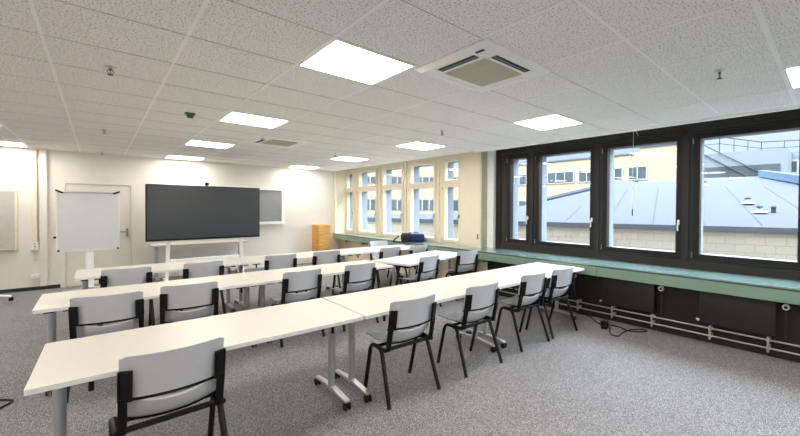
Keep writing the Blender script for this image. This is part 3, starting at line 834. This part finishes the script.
# curved glazed building with a railing on top
dr = thing('curved_building', 'blue grey building with a glazed round corner and roof railing, outside the last dark window', 'building', (56.5, 3.0, -7))
MB().lathe([(6.0, 0), (6.0, 14.6), (5.8, 14.6)], (0, 0, 0), 40).build('round_wall', M['greyclad'], dr)
MB().lathe([(6.06, 11.3), (6.06, 13.6)], (0, 0, 0), 40).build('glazing', M['winglass'], dr)
mu = MB()
for k in range(24):
    a = 2 * PI * k / 24; mu.box(6.02 * math.cos(a) - .09, 6.02 * math.cos(a) + .09, 6.02 * math.sin(a) - .09, 6.02 * math.sin(a) + .09, 11.3, 13.6)
mu.lathe([(6.12, 13.55), (6.12, 13.75)], (0, 0, 0), 40).lathe([(6.12, 12.35), (6.12, 12.45)], (0, 0, 0), 40)
mu.build('mullions', M['winframe'], dr)
MB().box(-10.5, 4, .5, 16, 0, 14.45).build('wing', M['penthouse'], dr, smooth=False)
f_ = MB(); f_.box(-10.62, -10.4, 1, 14, 11.9, 13.0); f_.build('window_band', M['winglass'], dr, smooth=False)
rl = MB()
path = [(-10.3, 14, 16.2), (-10.3, 6, 16.2), (-4.4, 3.2, 16.1), (-2.0, -2.5, 16.1)]
rl.tube(path, .05, 6); rl.tube([(p[0], p[1], p[2] - .7) for p in path], .035, 6)
for a, b in zip(path, path[1:]):
    for k in range(4):
        p = Vector(a).lerp(Vector(b), k / 3.0); rl.tube([(p.x, p.y, 14.4), (p.x, p.y, p.z)], .035, 6)
rl.build('railing', M['rail'], dr)
stx = MB(); stx.tube([(-10.75, 8.5, 16.2), (-10.75, 2.5, 12.2)], .06, 6); stx.tube([(-10.75, 8.5, 15.2), (-10.75, 2.5, 11.2)], .07, 6); stx.build('stair_rail', M['rail'], dr)

# ------------------------------------------------------------------ light
SKY = dict(top=19.0)
wd = bpy.data.worlds.new('sky'); scene.world = wd; wd.use_nodes = True
nt = wd.node_tree; N = nt.nodes; L = nt.links
bgd = N['Background']; bgd.inputs['Strength'].default_value = 1.0
tc = N.new('ShaderNodeTexCoord'); sp = N.new('ShaderNodeSeparateXYZ'); L.new(tc.outputs['Generated'], sp.inputs[0])
r = N.new('ShaderNodeValToRGB'); e = r.color_ramp.elements
e[0].position = 0.0; e[0].color = (.66, .76, .88, 1)
e[1].position = 1.0; e[1].color = (SKY['top'] * .78, SKY['top'] * .89, SKY['top'] * 1.0, 1)
q = e.new(.20); q.color = (.60, .74, .86, 1)
q = e.new(.50); q.color = (SKY['top'] * .78, SKY['top'] * .89, SKY['top'] * 1.0, 1)
L.new(sp.outputs['Z'], r.inputs['Fac'])
n = N.new('ShaderNodeTexNoise'); n.inputs['Scale'].default_value = 4; n.inputs['Detail'].default_value = 6
L.new(tc.outputs['Generated'], n.inputs['Vector'])
cr = N.new('ShaderNodeValToRGB'); cr.color_ramp.elements[0].position = .5; cr.color_ramp.elements[1].position = .65
cr.color_ramp.elements[0].color = (1, 1, 1, 1); cr.color_ramp.elements[1].color = (1.35, 1.15, 1.03, 1)
L.new(n.outputs['Fac'], cr.inputs['Fac'])
mx = N.new('ShaderNodeMixRGB'); mx.blend_type = 'MULTIPLY'; mx.inputs['Fac'].default_value = 1
L.new(r.outputs['Color'], mx.inputs['Color1']); L.new(cr.outputs['Color'], mx.inputs['Color2']); L.new(mx.outputs['Color'], bgd.inputs['Color'])

sl = bpy.data.lights.new('sun', 'SUN'); sl.energy = 2.4; sl.angle = math.radians(1.5); sl.color = (1.0, .92, .80)
so = bpy.data.objects.new('sun', sl); COL.objects.link(so)
so.rotation_euler = Vector((.80, .12, -.55)).to_track_quat('-Z', 'Y').to_euler()

# ------------------------------------------------------------------ camera
cd = bpy.data.cameras.new('camera'); cd.sensor_width = 36; cd.sensor_fit = 'HORIZONTAL'; cd.lens = 16.66
cd.shift_x = -.08875; cd.shift_y = -.00677; cd.clip_start = .05; cd.clip_end = 500
co = bpy.data.objects.new('camera', cd); COL.objects.link(co)
R3 = [(0.704473747, -0.709696654, 0.006884608), (0.004891033, 0.01455467, 0.999882113), (0.709713193, 0.704357026, -0.013724533)]
m3 = Matrix((R3[0], R3[1], tuple(-v for v in R3[2]))).transposed()
co.matrix_world = Matrix.Translation((0, 0, 1.582)) @ m3.to_4x4()
scene.camera = co

vs_ = scene.view_settings
vs_.view_transform = 'Standard'; vs_.look = 'None'; vs_.exposure = .47; vs_.gamma = 1; vs_.use_curve_mapping = False
scene.cycles.max_bounces = 10; scene.cycles.diffuse_bounces = 6; scene.cycles.transparent_max_bounces = 12
